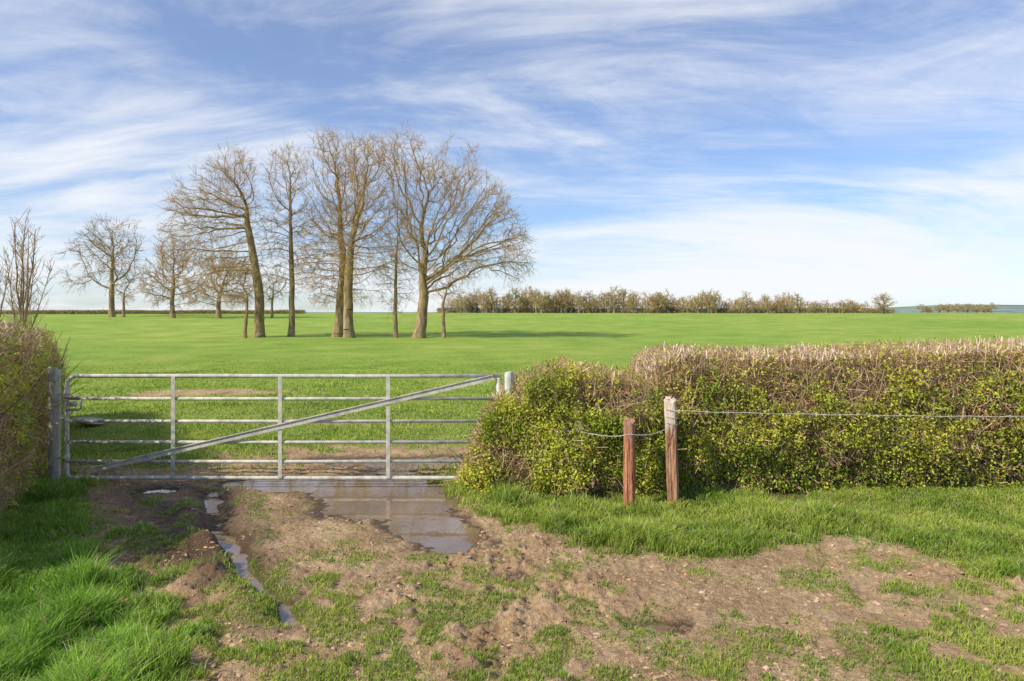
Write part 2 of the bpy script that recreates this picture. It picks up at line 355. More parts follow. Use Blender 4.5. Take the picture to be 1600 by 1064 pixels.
under=(sst(.08,.16,mk[1])*.5)*(1-sst(8,9,y))
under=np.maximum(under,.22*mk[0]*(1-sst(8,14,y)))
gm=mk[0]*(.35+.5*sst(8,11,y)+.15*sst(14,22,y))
me=mesh_np("ground",np.stack([x,y,z],1),Fc,M_ground,np.stack([gm,wet_shade,under],1),True,"Mask")
obj("ground",me,kind="structure")
gx,gy=np.meshgrid(np.linspace(-4.6,1.6,40),np.linspace(3.6,9.6,40));x=gx.ravel();y=gy.ravel()
n=40;I,J=np.meshgrid(np.arange(n-1),np.arange(n-1));b0=(J*n+I).ravel()
obj("puddle_water",mesh_np("puddle_water",np.stack([x,y,np.full(x.shape,WZ)],1),np.stack([b0,b0+1,b0+n+1,b0+n],1),watermat(),None,True),kind="structure")
# ---------------- grass blades
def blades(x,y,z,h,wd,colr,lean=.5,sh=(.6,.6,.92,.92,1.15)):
    N=len(x);th=rng.uniform(0,2*math.pi,N);wx=np.cos(th)*wd/2;wy=np.sin(th)*wd/2
    la=rng.uniform(0,2*math.pi,N);le=h*rng.uniform(.1,1,N)*lean;lx=np.cos(la)*le;ly=np.sin(la)*le
    V=np.zeros((N,5,3))
    V[:,0]=np.stack([x-wx,y-wy,z-.01],1);V[:,1]=np.stack([x+wx,y+wy,z-.01],1)
    mx=x+lx*.35;my=y+ly*.35;mz=z+h*.6
    V[:,2]=np.stack([mx-wx*.8,my-wy*.8,mz],1);V[:,3]=np.stack([mx+wx*.8,my+wy*.8,mz],1)
    V[:,4]=np.stack([x+lx,y+ly,z+h*rng.uniform(.8,1.0,N)],1)
    f=np.array([[0,1,3],[0,3,2],[2,3,4]]);Fc=(np.arange(N)*5)[:,None,None]+f[None]
    C=colr[:,None,:]*np.array(sh)[None,:,None]  # darker roots and paler tips: blade shading put into the colour
    return V.reshape(-1,3),Fc.reshape(-1,3),C.reshape(-1,3)
def grasscol(x,y,l,N,straw=.08):
    t=np.clip(.5+.9*fbm(x*1.6,y*1.6,3,120)+.5*fbm(x*6,y*6,2,121)+rng.normal(0,.18,N),0,1)[:,None]
    c=np.array([.22,.35,.04])*(1-t)+np.array([.46,.54,.09])*t
    c=c*(1-l[:,None])+l[:,None]*(c*np.array([.80,1.04,.82]))
    st=rng.random(N)<straw
    c[st]=np.array([.65,.55,.30])*rng.uniform(.6,1.1,(st.sum(),1))
    return c*rng.uniform(.75,1.2,(N,1))
def near_grass():
    N=850000;y=2.7*(8.6/2.7)**rng.random(N);x=rng.uniform(-1,1,N)*(y*.80+.3)
    g,h,v,l=masks(x,y)
    dens=g**1.2*(.5+.5*np.clip(v+l,0,1))
    k=rng.random(len(x))<dens*.66;x=x[k];y=y[k];mk=[q[k] for q in (g,h,v,l)]
    z=gz(x,y,mk);ok=z>WZ+.008;x,y,z=x[ok],y[ok],z[ok];g,h,v,l=[q[ok] for q in mk];N=len(x)
    hh=h*rng.uniform(.4,1.3,N)*(.45+.55*g)
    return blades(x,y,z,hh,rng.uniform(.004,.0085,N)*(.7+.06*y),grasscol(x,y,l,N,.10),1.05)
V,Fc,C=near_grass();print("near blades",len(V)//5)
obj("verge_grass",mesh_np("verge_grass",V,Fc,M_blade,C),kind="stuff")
N=190000;y=8.3*(30/8.3)**(rng.random(N)**1.1);x=rng.uniform(-1,1,N)*(y*.80+.5)
g,h,v,l=masks(x,y);k=rng.random(N)<g;x=x[k];y=y[k];g=g[k];h=h[k];N=len(x);z=gz(x,y)
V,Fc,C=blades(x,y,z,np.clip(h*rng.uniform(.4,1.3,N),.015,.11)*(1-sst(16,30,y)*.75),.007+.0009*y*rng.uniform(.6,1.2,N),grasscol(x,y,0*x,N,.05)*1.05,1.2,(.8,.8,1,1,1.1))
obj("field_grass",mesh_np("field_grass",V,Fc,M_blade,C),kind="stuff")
# clods
def blobs(x,y,z,s,colr):
    t=(1+5**.5)/2
    v=np.array([[-1,t,0],[1,t,0],[-1,-t,0],[1,-t,0],[0,-1,t],[0,1,t],[0,-1,-t],[0,1,-t],[t,0,-1],[t,0,1],[-t,0,-1],[-t,0,1]])/1.9
    f=np.array([[0,11,5],[0,5,1],[0,1,7],[0,7,10],[0,10,11],[1,5,9],[5,11,4],[11,10,2],[10,7,6],[7,1,8],[3,9,4],[3,4,2],[3,2,6],[3,6,8],[3,8,9],[4,9,5],[2,4,11],[6,2,10],[8,6,7],[9,8,1]])
    N=len(x);V=v[None]*rng.uniform(.4,1.4,(N,12,1))*s[:,None,None]*np.stack([rng.uniform(.7,1.5,N),rng.uniform(.7,1.5,N),rng.uniform(.35,.7,N)],1)[:,None,:]
    V=V+np.stack([x,y,z],1)[:,None,:]
    Fc=(np.arange(N)*12)[:,None,None]+f[None];return V.reshape(-1,3),Fc.reshape(-1,3),np.repeat(colr,12,0)
N=55000;y=2.8*(9.0/2.8)**rng.random(N);x=rng.uniform(-1,1,N)*(y*.78)
g,h,v,l=masks(x,y);k=(rng.random(N)<(1-g)**2*(.12+.85*sst(0,.4,fbm(x*2.5,y*2.5,3,140))));x=x[k];y=y[k];N=len(x);z=gz(x,y);ok=z>WZ+.004;x,y,z=x[ok],y[ok],z[ok];N=len(x)
s_=.0035+.016*rng.random(N)**5
t=rng.random((N,1));C=np.array([.34,.215,.12])*(1-t)+np.array([.58,.40,.25])*t
st=(rng.random(N)<.006)&(s_<.008);C[st]=(.7,.62,.5)
V,Fc,C=blobs(x,y,z,s_,C);obj("mud_clods",mesh_np("mud_clods",V,Fc,M_clod,C),kind="stuff")
# ---------------- hedges
def path_eval(pts,s):
    pts=np.array(pts);d=np.r_[0,np.cumsum(np.hypot(*np.diff(pts,axis=0).T))]
    s=s*d[-1];cx=np.interp(s,d,pts[:,0]);cy=np.interp(s,d,pts[:,1])
    e=.15;ax=np.interp(np.maximum(s-e,0),d,pts[:,0]);ay=np.interp(np.maximum(s-e,0),d,pts[:,1])
    bx=np.interp(np.minimum(s+e,d[-1]),d,pts[:,0]);by=np.interp(np.minimum(s+e,d[-1]),d,pts[:,1])
    t=norm(np.stack([bx-ax,by-ay],1));return cx,cy,t,s,d[-1]
def hedge(name,label,pts,Hf,Wf,ntw,nlf,nst,tipsn,leafmask,twc,twl=(.12,.4),twr=(.002,.0045),lfs=(.010,.02),gap=None,leafc=((.28,.37,.035),(.66,.66,.09)),depth=.14,stemr=(.006,.016),group=None,gap2=None,cat="hedge",hn=.03,upr=.4,rods=0,lump_=.20):
    def samp(N,dep,gp_):
        s=rng.random(N);z=rng.random(N);t=rng.uniform(-1,1,N)
        cx,cy,tg,sl_,L=path_eval(pts,s)
        H=Hf(sl_,L)*(1+hn*fbm(sl_*2.2,sl_*0+1,3,7));zz=z*H
        lump=1+lump_*fbm(sl_*1.8+np.sign(t)*40,zz*2.2,3,13)
        W=Wf(sl_,L,zz,np.sign(t))*lump;tt=t*1.15
        tw=tt*W.max();d=np.minimum(W-np.abs(tw),(H-zz)*1.0)
        ok=(d>0)&(rng.random(N)<np.exp(-np.clip(d,0,9)/dep)+.10*(dep>.1))
        nxv=np.stack([tg[:,1],-tg[:,0]],1)
        p=np.stack([cx+nxv[:,0]*tw,cy+nxv[:,1]*tw,zz],1)
        if gp_ is not None: ok&=rng.random(N)>gp_(p)
        return p[ok],nxv[ok]*np.sign(tw[ok])[:,None],d[ok],(H-zz)[ok],sl_[ok]
    def coll(n,dep,gp_):
        A=[];tot=0
        while tot<n:
            r_=samp(max(20000,n*2),dep,gp_);A.append(r_);tot+=len(r_[0])
        return [np.concatenate([a_[q] for a_ in A])[:n] for q in range(5)]
    p,nv,d,dt,sl_=coll(ntw,depth,gap);N=len(p)
    p[:,2]+=gz(p[:,0],p[:,1])*1.0
    out=np.concatenate([nv,np.zeros((N,1))],1)
    dirv=norm(out*rng.uniform(-.2,.8,(N,1))+np.array([0,0,1])*(rng.uniform(-.3,1.1,(N,1))+upr*.6)+rng.normal(0,.6,(N,3)))
    Ln=rng.uniform(*twl,N);Ln=np.where(dt<.15,np.minimum(Ln,twl[0]*.8+dt),Ln)
    q0=p-dirv*Ln[:,None]*.6
    mid=q0+dirv*Ln[:,None]*.5+rng.normal(0,.08,(N,3))*Ln[:,None]
    q1=mid+norm(dirv+rng.normal(0,.35,(N,3)))*Ln[:,None]*.5
    q0[:,2]=np.maximum(q0[:,2],.0)
    r=rng.uniform(*twr,N)
    cc=np.array(twc);ci=rng.integers(0,len(cc),N);C=cc[ci]*rng.uniform(.6,1.3,(N,1))
    P1=tubes(q0,mid,r,r*.8);P2=tubes(mid,q1,r*.8,r*.45)
    C6=np.repeat(C,6,0);parts_=[(P1[0],P1[1],C6),(P2[0],P2[1],C6)]
    sd_=norm(dirv+rng.normal(0,.8,(N,3)));q2=mid+sd_*Ln[:,None]*.4
    P3=tubes(mid,q2,r*.6,r*.35);parts_.append((P3[0],P3[1],C6))
    if rods:
        p,nv,d,dt,sl_=coll(rods,.10,gap);p[:,2]+=gz(p[:,0],p[:,1]);n_=len(p)
        dv=norm(np.stack([rng.normal(0,.34,n_),rng.normal(0,.2,n_),np.ones(n_)],1));ln=np.minimum(rng.uniform(.2,.6,n_),dt+.02)[:,None]
        m1=p+dv*ln*.5;dv2=norm(dv+rng.normal(0,.25,(n_,3)));e1=m1+dv2*ln*.5;rr=rng.uniform(.0035,.008,n_)
        cR=np.repeat(np.array([.58,.41,.24])*rng.uniform(.45,1.2,(n_,1)),8,0)
        for T in (tubes(p,m1,rr,rr*.9,4),tubes(m1,e1,rr*.9,rr*.7,4)): parts_.append((T[0],T[1],cR))
    s=rng.random(nst);cx,cy,tg,ss,L=path_eval(pts,s);H=Hf(ss,L);off=rng.uniform(-.5,.5,nst)*Wf(ss,L,np.full(nst,.1),np.ones(nst))
    b=np.stack([cx+tg[:,1]*off,cy-tg[:,0]*off,np.zeros(nst)],1);b[:,2]=gz(b[:,0],b[:,1])-.03
    cur=b;dv=norm(np.stack([rng.normal(0,.25,nst),rng.normal(0,.25,nst),np.ones(nst)],1));rr=rng.uniform(*stemr,nst)
    sc=np.array([.26,.20,.12])*rng.uniform(.6,1.4,(nst,1))
    for q in range(4):
        nx_=cur+dv*(H/4.4)[:,None];T=tubes(cur,nx_,rr*(1-.18*q),rr*(1-.18*(q+1)),5)
        parts_.append((T[0],T[1],np.repeat(sc,10,0)));cur=nx_;dv=norm(dv+rng.normal(0,.22,(nst,3)))
    if tipsn:
        s=rng.random(tipsn);s=s[fbm(s*14,s*0,2,71)+rng.normal(0,.2,tipsn)>-.1];tn=len(s)
        cx,cy,tg,ss,L=path_eval(pts,s);H=Hf(ss,L)*(1+hn*fbm(ss*2.2,ss*0+1,3,7))
        off=rng.uniform(-1.0,1.0,tn)*Wf(ss,L,H,np.ones(tn));b=np.stack([cx+tg[:,1]*off,cy-tg[:,0]*off,H-.07+gz(cx,cy)],1)
        if gap2 is not None:
            kk=gap2(b)<.5;b=b[kk];tn=len(b)
        dv=norm(np.stack([rng.normal(0,.6,tn),rng.normal(0,.6,tn),np.ones(tn)],1))
        ln=.045+.10*rng.random(tn)**3;rr=rng.uniform(.003,.007,tn)
        T=tubes(b,b+dv*ln[:,None],rr,rr*.8,4)
        C=np.array([.92,.68,.52])*rng.uniform(.5,1.1,(tn,1));parts_.append((T[0],T[1],np.repeat(C,8,0)))
    root=bpy.data.objects.new(name,None);col.objects.link(root);root["label"]=label;root["category"]=cat
    cxy=np.array(pts).mean(0);root.location=(cxy[0],cxy[1],0);off3=np.array([cxy[0],cxy[1],0])
    if group: root["group"]=group
    V,Fc,C=join(parts_);obj("branches",mesh_np("branches",V-off3,Fc,M_twig,C),root)
    if nlf:
        p,nv,d,dt,sl_=coll(int(nlf),.09,gap2);m=leafmask(p,dt,sl_);k=rng.random(len(p))<m;p=p[k];nv=nv[k];N=len(p)
        p[:,2]+=gz(p[:,0],p[:,1]);p[:,:2]+=nv*rng.uniform(-.02,.10,(N,1))
        K=4;p=np.repeat(p,K,0)+rng.normal(0,lfs[1],(N*K,3));N=N*K
        u=norm(rng.normal(0,1,(N,3)));vv=norm(np.cross(u,rng.normal(0,1,(N,3))));sz=rng.uniform(*lfs,N)[:,None]
        V=np.stack([p-u*sz,p+vv*sz*.6,p+u*sz,p-vv*sz*.6],1).reshape(-1,3)
        t=np.clip(.5+.9*fbm(p[:,0]*3,p[:,2]*3,2,5)+rng.normal(0,.2,N),0,1)[:,None]
        C=np.array(leafc[0])*(1-t)+np.array(leafc[1])*t
        obj("leaves",mesh_np("leaves",V-off3,np.arange(N*4).reshape(-1,4),M_leaf,np.repeat(C,4,0)),root)
    return root
TW=[(.50,.33,.18),(.58,.40,.23),(.40,.25,.13),(.50,.38,.19),(.62,.45,.28),(.54,.30,.17)]
def HfB(s,L):
    X=s-.56
    return np.interp(X,[-.56,-.42,-.28,-.1,.08,.28,.6,1.0,1.4,1.6],[.15,.48,.76,1.0,1.14,1.27,1.36,1.34,1.32,1.1])
def WfB(s,L,z,side): return np.interp(s,[0,.3,.8,1.5,2.0,2.2],[.25,.42,.62,.66,.60,.5])*np.interp(z,[0,.3,1,1.5],[.9,1,1,.75])
def lmB(p,dt,s):
    n=2.2*fbm(p[:,0]*2.4+p[:,1],p[:,2]*2.8,3,210)
    return np.clip(sst(-.7,.5,n+.3)*sst(-.02,.18,dt)+.08,0,1)
def postgap(p): return .97*((p[:,0]>-.18)&(p[:,0]<.12)&(p[:,1]<7.75)&(p[:,2]>1.0))
def gapB(p): return np.maximum(.93*np.exp(-((p[:,0]-.88)/.20)**2-((p[:,2]-.95)/.20)**2),postgap(p))
hedge("hawthorn_bush","loose yellow-green leafy hawthorn bush growing beside the gate",[(-.56,7.58),(.3,7.58),(1.6,7.60)],HfB,WfB,18000,38000,160,250,lmB,TW,gap=gapB,gap2=postgap,cat="bush",hn=.12,upr=.2,twl=(.10,.40))
def HfR(s,L): return np.interp(s,[0,.15,.5,2.5,5,8],[1.1,1.40,1.47,1.50,1.55,1.58])
def WfR(s,L,z,side):
    rec=np.where(side>0,np.interp(z,[0,.25,.6,1.0,1.6],[.74,.82,.97,1.0,.98]),1.0)
    return .60*rec+0*s
def lmR(p,dt,s):
    n=2.2*fbm(p[:,0]*2.1+p[:,1],p[:,2]*2.6,3,210);X=p[:,0]
    a=sst(-.6,.65,n+.08+.4*sst(.9,.4,p[:,2]))*sst(.06,.50,dt)
    hollow=sst(.50,.3,p[:,2])*sst(-.2,.3,fbm(X*1.1,X*0,2,88))
    return np.clip(a*(1-.55*hollow)+.09,0,1)
def gapR(p): return .6*sst(.55,.35,p[:,2])*sst(-.4,.2,fbm(p[:,0]*1.1,p[:,0]*0,2,88))
hedge("hedge","flat clipped hawthorn hedge with pale cut twigs and green leaves",[(1.35,7.68),(3,7.72),(7.8,7.97)],HfR,WfR,42000,66000,360,4600,lmR,TW,gap=gapR,hn=.025,upr=.4,rods=1500,twl=(.09,.32),lump_=.12)
def HfL(s,L): return np.interp(s/L,[0,.06,.22,.42,.6,.9,.96,1],[1.1,1.6,1.74,1.66,1.60,1.55,1.2,.6])
def WfL(s,L,z,side): return .60*np.interp(z,[0,.4,1,1.8],[.95,1,1.0,.8])*np.interp(s/L,[0,.1,.8,1],[.6,1,1,.7])
def lmL(p,dt,s):
    n=2.2*fbm(p[:,1]*2.3+p[:,0],p[:,2]*2.5,3,310);return np.clip(sst(-.3,.7,n)*.75*sst(.05,.4,dt)+.14,0,1)
TWL=[(.52,.35,.19),(.58,.42,.25),(.42,.27,.15),(.54,.37,.21),(.60,.48,.31)]
def gapL(p): return .97*((np.hypot(p[:,0]+5.03,(p[:,1]-7.3)*.6)<.2))
hedge("hedge","brown trimmed hedge with sparse new leaves beside the gate post",[(-4.35,4.2),(-4.95,5.7),(-5.86,7.6),(-7.25,9.8),(-8.4,11.6)],HfL,WfL,42000,38000,360,1400,lmL,TWL,gap=gapL,gap2=gapL,hn=.05,rods=700,twl=(.09,.30),lump_=.12)
# ---------------- field gate
GY=7.5
gate=bpy.data.objects.new("field_gate",None);col.objects.link(gate);gate.location=(-2.5,GY,0)
gate["label"]="galvanised tubular steel field gate closed across muddy gateway";gate["category"]="gate"
XL,XR=-4.89,-.15
def gp(name,geo,mat=M_galv,smooth=True):
    V,Fc=geo[:2];me=mesh_np(name,V-np.array([-2.5,GY,0]),Fc,mat,None,smooth);return obj(name,me,gate)
arc=[(XL+.11-.11*math.sin(t),GY,1.09+.11*math.cos(t)) for t in np.linspace(0,math.pi/2,9)]
arcb=[(XL+.06-.06*math.cos(t),GY,.14-.06*math.sin(t)) for t in np.linspace(0,math.pi/2,7)]
arcr=[(XR-.06+.06*math.cos(t),GY,.14-.06*math.sin(t)) for t in np.linspace(math.pi/2,0,7)]
gp("frame",pathtube([(XR+.02,GY,1.2)]+[(XR-1.5*i,GY,1.2-.004*(i==1)) for i in range(1,3)]+arc+[(XL,GY,.7)]+arcb+[(-3,GY,.08),(-2,GY,.077)]+arcr+[(XR,GY,.6),(XR,GY,1.18)],.022,14))
for zz in (.952,.705,.475,.262):
    gp("rail",pathtube([(XL,GY,zz),(-2.5,GY,zz-.004),(XR,GY,zz)],.0185))
for xx in (-3.71,-2.54,-1.357):
    gp("upright_bar",box((xx,GY-.028,.64),(.042,.008,1.11)),smooth=False)
a=math.atan2(1.19-.17,(-.2)-(-4.62));gp("diagonal_brace",join([box(((-.2-4.62)/2,GY-.036,.68),(math.hypot(1.02,4.42),.008,.062),a),box(((-.2-4.62)/2,GY-.046,.68+.0265),(math.hypot(1.02,4.42)-.02,.012,.009),a)]),smooth=False)
gp("latch",join([pathtube([(XL+.0,GY-.02,.97),(XL+.14,GY-.02,.97),(XL+.17,GY-.02,.95),(XL+.17,GY-.02,.85),(XL+.14,GY-.02,.83),(XL,GY-.02,.83)],.013,8),box((XL+.09,GY-.045,.90),(.10,.012,.06))]))
ch=[]
for q in range(15):
    t=q/14;c0=np.array([-5.04+.20*t,GY-.09,.86-.17*math.sin(math.pi*t)]);th=np.linspace(0,2*math.pi,9)
    if q%2: pts=[(c0[0]+.018*math.cos(u),c0[1]+.011*math.sin(u),c0[2]) for u in th]
    else: pts=[(c0[0]+.018*math.cos(u),c0[1],c0[2]+.011*math.sin(u)) for u in th]
    ch.append(pathtube(pts,.0045,6,False))
gp("chain",join(ch))
for zz in (1.0,.3):
    gp("hinge",join([pathtube([(XL-.10,GY-.005,zz),(XL+.03,GY-.005,zz)],.011,8),pathtube([(XL,GY,zz-.04),(XL,GY,zz+.04)],.029,12)]))
def lathe_post(name,x,y,h,r,mat,label,cat,tilt=(0,0),k=32,seed=0,sq=0.0):
    n=30;zz=np.r_[-.25,np.linspace(0,h-.010,n),h,h];rr=np.r_[r,np.full(n,r),r*.9,0.001]
    th=np.arange(k)/k*2*math.pi;V=[];rg=np.random.default_rng(seed+5);ph=rg.uniform(0,6,6)
    sqf=1/(np.abs(np.cos(th+ph[4]*.1))**5+np.abs(np.sin(th+ph[4]*.1))**5)**(1/5)
    sh=(1-sq)+sq*sqf*.93
    for zi,ri in zip(zz,rr):
        m=ri*sh*(1+.05*np.cos(2*th+ph[0])+.05*np.cos(3*th+ph[1]+zi*1.2)+.03*np.cos(7*th+ph[2]-zi*2)+.03*math.sin(zi*9+ph[3])+sq*.05*rg.normal(0,.4,k))
        if sq>0:
            crack=np.exp(-((((th-4.2-.15*math.sin(zi*5))+math.pi)%(2*math.pi)-math.pi)/.12)**2)+.7*np.exp(-((((th-5.3+.1*math.sin(zi*7))+math.pi)%(2*math.pi)-math.pi)/.1)**2)*(zi>.3*h)
            m=m*(1-.22*crack)
        top=(.022*np.cos(th+ph[3])+(.008*rg.normal(0,1,k) if sq>0 else 0))*(zi>=h-.02)
        V.append(np.stack([m*np.cos(th)+tilt[0]*zi,m*np.sin(th)+tilt[1]*zi,zi+top*(ri>.01)],1))
    V=np.concatenate(V);R=len(zz);f=[(i*k+j,i*k+(j+1)%k,(i+1)*k+(j+1)%k,(i+1)*k+j) for i in range(R-1) for j in range(k)]
    z0=float(gz(np.array([x]),np.array([y]))[0]);o=obj(name,mesh_np(name,V,np.array(f),mat,None,sq==0),None,(x,y,z0));o["label"]=label;o["category"]=cat
    return o,z0
M_red=woodmat("red_stained_wood_material",(.14,.045,.025),(.46,.18,.09),(.68,.36,.21),(.6,.4,.28),.62)
M_old=woodmat("weathered_wood_material",(.15,.06,.035),(.46,.23,.13),(.70,.46,.31),(1,.92,.80),.68)
M_grey=woodmat("grey_timber_material",(.12,.12,.09),(.25,.25,.19),(.38,.37,.3),(.4,.4,.34),1.2)
lathe_post("gate_post",-5.03,7.5,1.23,.062,M_galv2,"weathered grey-green gate post beside the brown hedge","post",seed=1)
lathe_post("gate_post",-.03,7.50,1.235,.054,galvmat("pale_post_material",(.66,.66,.6)),"pale round gate post standing against the bush","post",seed=2)
lathe_post("fence_post",1.135,6.62,.86,.056,M_red,"short rough reddish-brown timber fence post in grass","post",seed=3,sq=.7)
lathe_post("fence_post",1.605,6.78,1.05,.056,M_old,"taller split red-brown fence post with bleached top","post",tilt=(-.03,0),seed=4,sq=.8)
lathe_post("fence_post",.69,6.99,.78,.05,M_old,"old timber fence post half buried in the bush","post",seed=8,sq=.5)
lathe_post("fence_post",.80,7.75,1.12,.05,M_grey,"grey timber post seen through gap in the bush","post",seed=9,sq=.5)
def wire(ptsl,label,barbs=True):
    out=[]
    for (a,b,sag) in ptsl:
        a=np.array(a);b=np.array(b);t=np.linspace(0,1,40)[:,None]
        p=a+(b-a)*t;p[:,2]-=sag*4*t[:,0]*(1-t[:,0]);L=np.linalg.norm(b-a)
        p[:,2]+=.004*np.sin(t[:,0]*L*11)
        out.append(pathtube(p,.0032,6));
        if barbs:
            nb=int(L/.11);q=a+(b-a)*np.linspace(.02,.98,nb)[:,None];tt=np.linspace(.02,.98,nb);q[:,2]-=sag*4*tt*(1-tt)
            for _ in range(2):
                d=norm(rng.normal(0,1,(nb,3)))*.017;out.append(tubes(q-d,q+d,.0016,.0012,4))
    V,Fc,_=join(out);c=V.mean(0);o=obj("fence_wire",mesh_np("fence_wire",V-c,Fc,M_galv,None,True),None,tuple(c));o["label"]=label;o["category"]="wire"
def ring(x,y,z,r=.06):
    t=np.linspace(0,2*math.pi,24);return [(x+r*math.cos(q),y+r*math.sin(q),z+.01*math.sin(2*q)) for q in t]
wire([((1.59,6.71,.93),(7.2,7.0,.84),.03)],"barbed wire strand stretched along the hedge from post")
wire([((1.135,6.55,.73),(1.58,6.71,.80),.05),((.69,6.93,.69),(1.135,6.55,.73),.03),((.2,6.90,.75),(.69,6.93,.70),.02)],"slack barbed wire linking the short fence posts")
V,Fc,_=join([pathtube(ring(1.577,6.78,.93,.064),.0032,6),pathtube(ring(1.581,6.78,.80,.065),.0032,6),pathtube(ring(1.579,6.78,.86,.065),.003,6)])
o=obj("fence_wire",mesh_np("fence_wire",V-V.mean(0),Fc,M_galv,None,True),None,tuple(V.mean(0)));o["label"]="wire wrapped around the weathered fence post";o["category"]="wire"
V,Fc,C=blobs(np.array([0.]),np.array([0.]),np.array([.08]),np.array([.26]),np.array([[.45,.42,.36]]))
sx,sy=-7.0,11.2;o=obj("stone",mesh_np("stone",V,Fc,M_clod,C,True),None,(sx,sy,float(gz([sx],[sy])[0])));o["label"]="pale rounded boulder lying in grass behind the gate";o["category"]="stone"
m_=o.modifiers.new("s","SUBSURF");m_.levels=2;m_.render_levels=2
# ---------------- trees
def colonize(rg,att,trunk,step,kill,iters=150,wander=.25,trop=(0,0,.05),maxn=9000,clear=.3):
    pos=np.zeros((maxn,3));par=np.full(maxn,-1);dirn=np.zeros((maxn,3));n=len(trunk);pos[:n]=trunk
    par[1:n]=np.arange(n-1);dirn[:n]=(0,0,1)
    A=att.copy();D=np.linalg.norm(A[:,None]-pos[None,:n],axis=2)
    D[:,:max(1,int(n*clear))]+=1.8
    ni=D.argmin(1);nd_=D[np.arange(len(A)),ni];cc=np.zeros(maxn,int)
    for it in range(iters):
        if len(A)==0 or n>maxn-800: break
        d=norm(A-pos[ni]);S=np.zeros((n,3));np.add.at(S,ni,d)
        act=np.unique(ni);act=act[cc[act]<3]
        if len(act)==0: break
        kink=rg.normal(0,wander,(len(act),3))*np.where(rg.random((len(act),1))<.3,1.9,.4)
        dirs=norm(norm(S[act])+dirn[act]*.45+kink+np.array(trop))
        nw=pos[act]+dirs*step*rg.uniform(.8,1.2,(len(act),1));m=len(nw);pos[n:n+m]=nw;par[n:n+m]=act;dirn[n:n+m]=dirs;cc[act]+=1
        ch=np.linalg.norm(A[:,None]-nw[None],axis=2);j=ch.argmin(1);dd=ch[np.arange(len(A)),j]
        up=dd<nd_;ni[up]=n+j[up];nd_[up]=dd[up];n+=m
        k=nd_>kill;A=A[k];ni=ni[k];nd_=nd_[k]
    return pos[:n],par[:n]
def tree_geo(rg,att,trunk,step,kill,R,rtip,ntw,twl,twr,twk=4,wander=.25,trop=(0,0,.05),bush=0.1,twc=(.22,.15,.09),limbthr=.035):
    nt_=len(trunk)
    pos,par=colonize(rg,att,np.array(trunk),step,kill,wander=wander,trop=trop)
    n=len(pos);T=np.zeros(n);has=np.zeros(n,bool);has[par[par>=0]]=True
    T[~has]=1
    for i in range(n-1,0,-1): T[par[i]]+=T[i]
    e=math.log(R/rtip)/math.log(max(T[0],2));r=rtip*T**e
    r[:nt_]*=1-.22*np.linspace(0,1,nt_)
    zb=pos[:,2]-pos[0,2];r=r*(1+.4*np.exp(-np.clip(zb,0,99)/.45))
    i=np.arange(1,n);p=par[i];rp=np.minimum(r[p],r[i]*1.25)
    d=pos[i]-pos[p];p1=pos[i]+d*.04;big=r[i]>limbthr
    G1=tubes(pos[p][big]-d[big]*.04,p1[big],rp[big],r[i][big],8)
    G2=tubes(pos[p][~big],p1[~big],rp[~big],r[i][~big],4)
    ctr=att.mean(0)
    prob=np.where(r[1:]<limbthr*1.3,.95,bush);src=i[rg.random(n-1)<prob];src=np.repeat(src,ntw);m=len(src)
    dr=norm(pos[src]-pos[par[src]]);sidx=pos[src]+ (pos[par[src]]-pos[src])*rg.random((m,1))
    outw=norm(pos[src]-ctr);lowz=(outw[:,2:3]<-.1)*1.0
    dv=norm(dr*.6+outw*.35+rg.normal(0,.55,(m,3))+np.array([0,0,.12])-lowz*np.array([0,0,.30]));L=(rg.random((m,1))**1.4)*(twl[1]*1.15-twl[0]*.7)+twl[0]*.7
    mid=sidx+dv*L*.5;dv2=norm(dv+rg.normal(0,.18,(m,3))+np.array([0,0,.05])-lowz*np.array([0,0,.15]));end=mid+dv2*L*.5
    rr=np.full(m,twr)*rg.uniform(.7,1.2,m)
    c=np.array(twc)*rg.uniform(.6,1.35,(m,1));P_=[]
    for a_,b_,r0,r1 in ((sidx,mid,1,.8),(mid,end,.8,.45)):
        g=tubes(a_,b_,rr*r0,rr*r1);P_.append((g[0],g[1],np.repeat(c,6,0)))
    for _ in range(twk-1):
        tt=rg.random((m,1));st_=sidx+dv*L*.3+(end-sidx)*tt*.6;g=tubes(st_,st_+norm(dv2+rg.normal(0,.5,(m,3)))*L*.42,rr*.55,rr*.35);P_.append((g[0],g[1],np.repeat(c*1.1,6,0)))
    c2=np.repeat(np.array([[.30,.215,.12]]),len(G2[0]),0);P_.append((G2[0],G2[1],c2))
    return G1,join(P_)
def ell_att(rg,ells,n,shell=.36,clump=0.0,cs=.45):
    vol=np.array([e[3]*e[4]*e[5] for e in ells]);n2=int(n*1.25) if clump else n
    k=rg.choice(len(ells),n2,p=vol/vol.sum());u=norm(rg.normal(0,1,(n2,3)))*rg.random((n2,1))**shell
    E=np.array(ells);A=E[k,:3]+u*E[k,3:6]*rg.choice([1,1,.94,1.12],(n2,1))
    if clump:
        o=rg.uniform(0,50,3);q=fbm(A[:,0]*cs+o[0],A[:,2]*cs+o[1],2,5)+.8*fbm(A[:,1]*cs+o[2],A[:,2]*cs+o[0],2,9)
        A=A[q>np.quantile(q,.24)][:n]
    return A
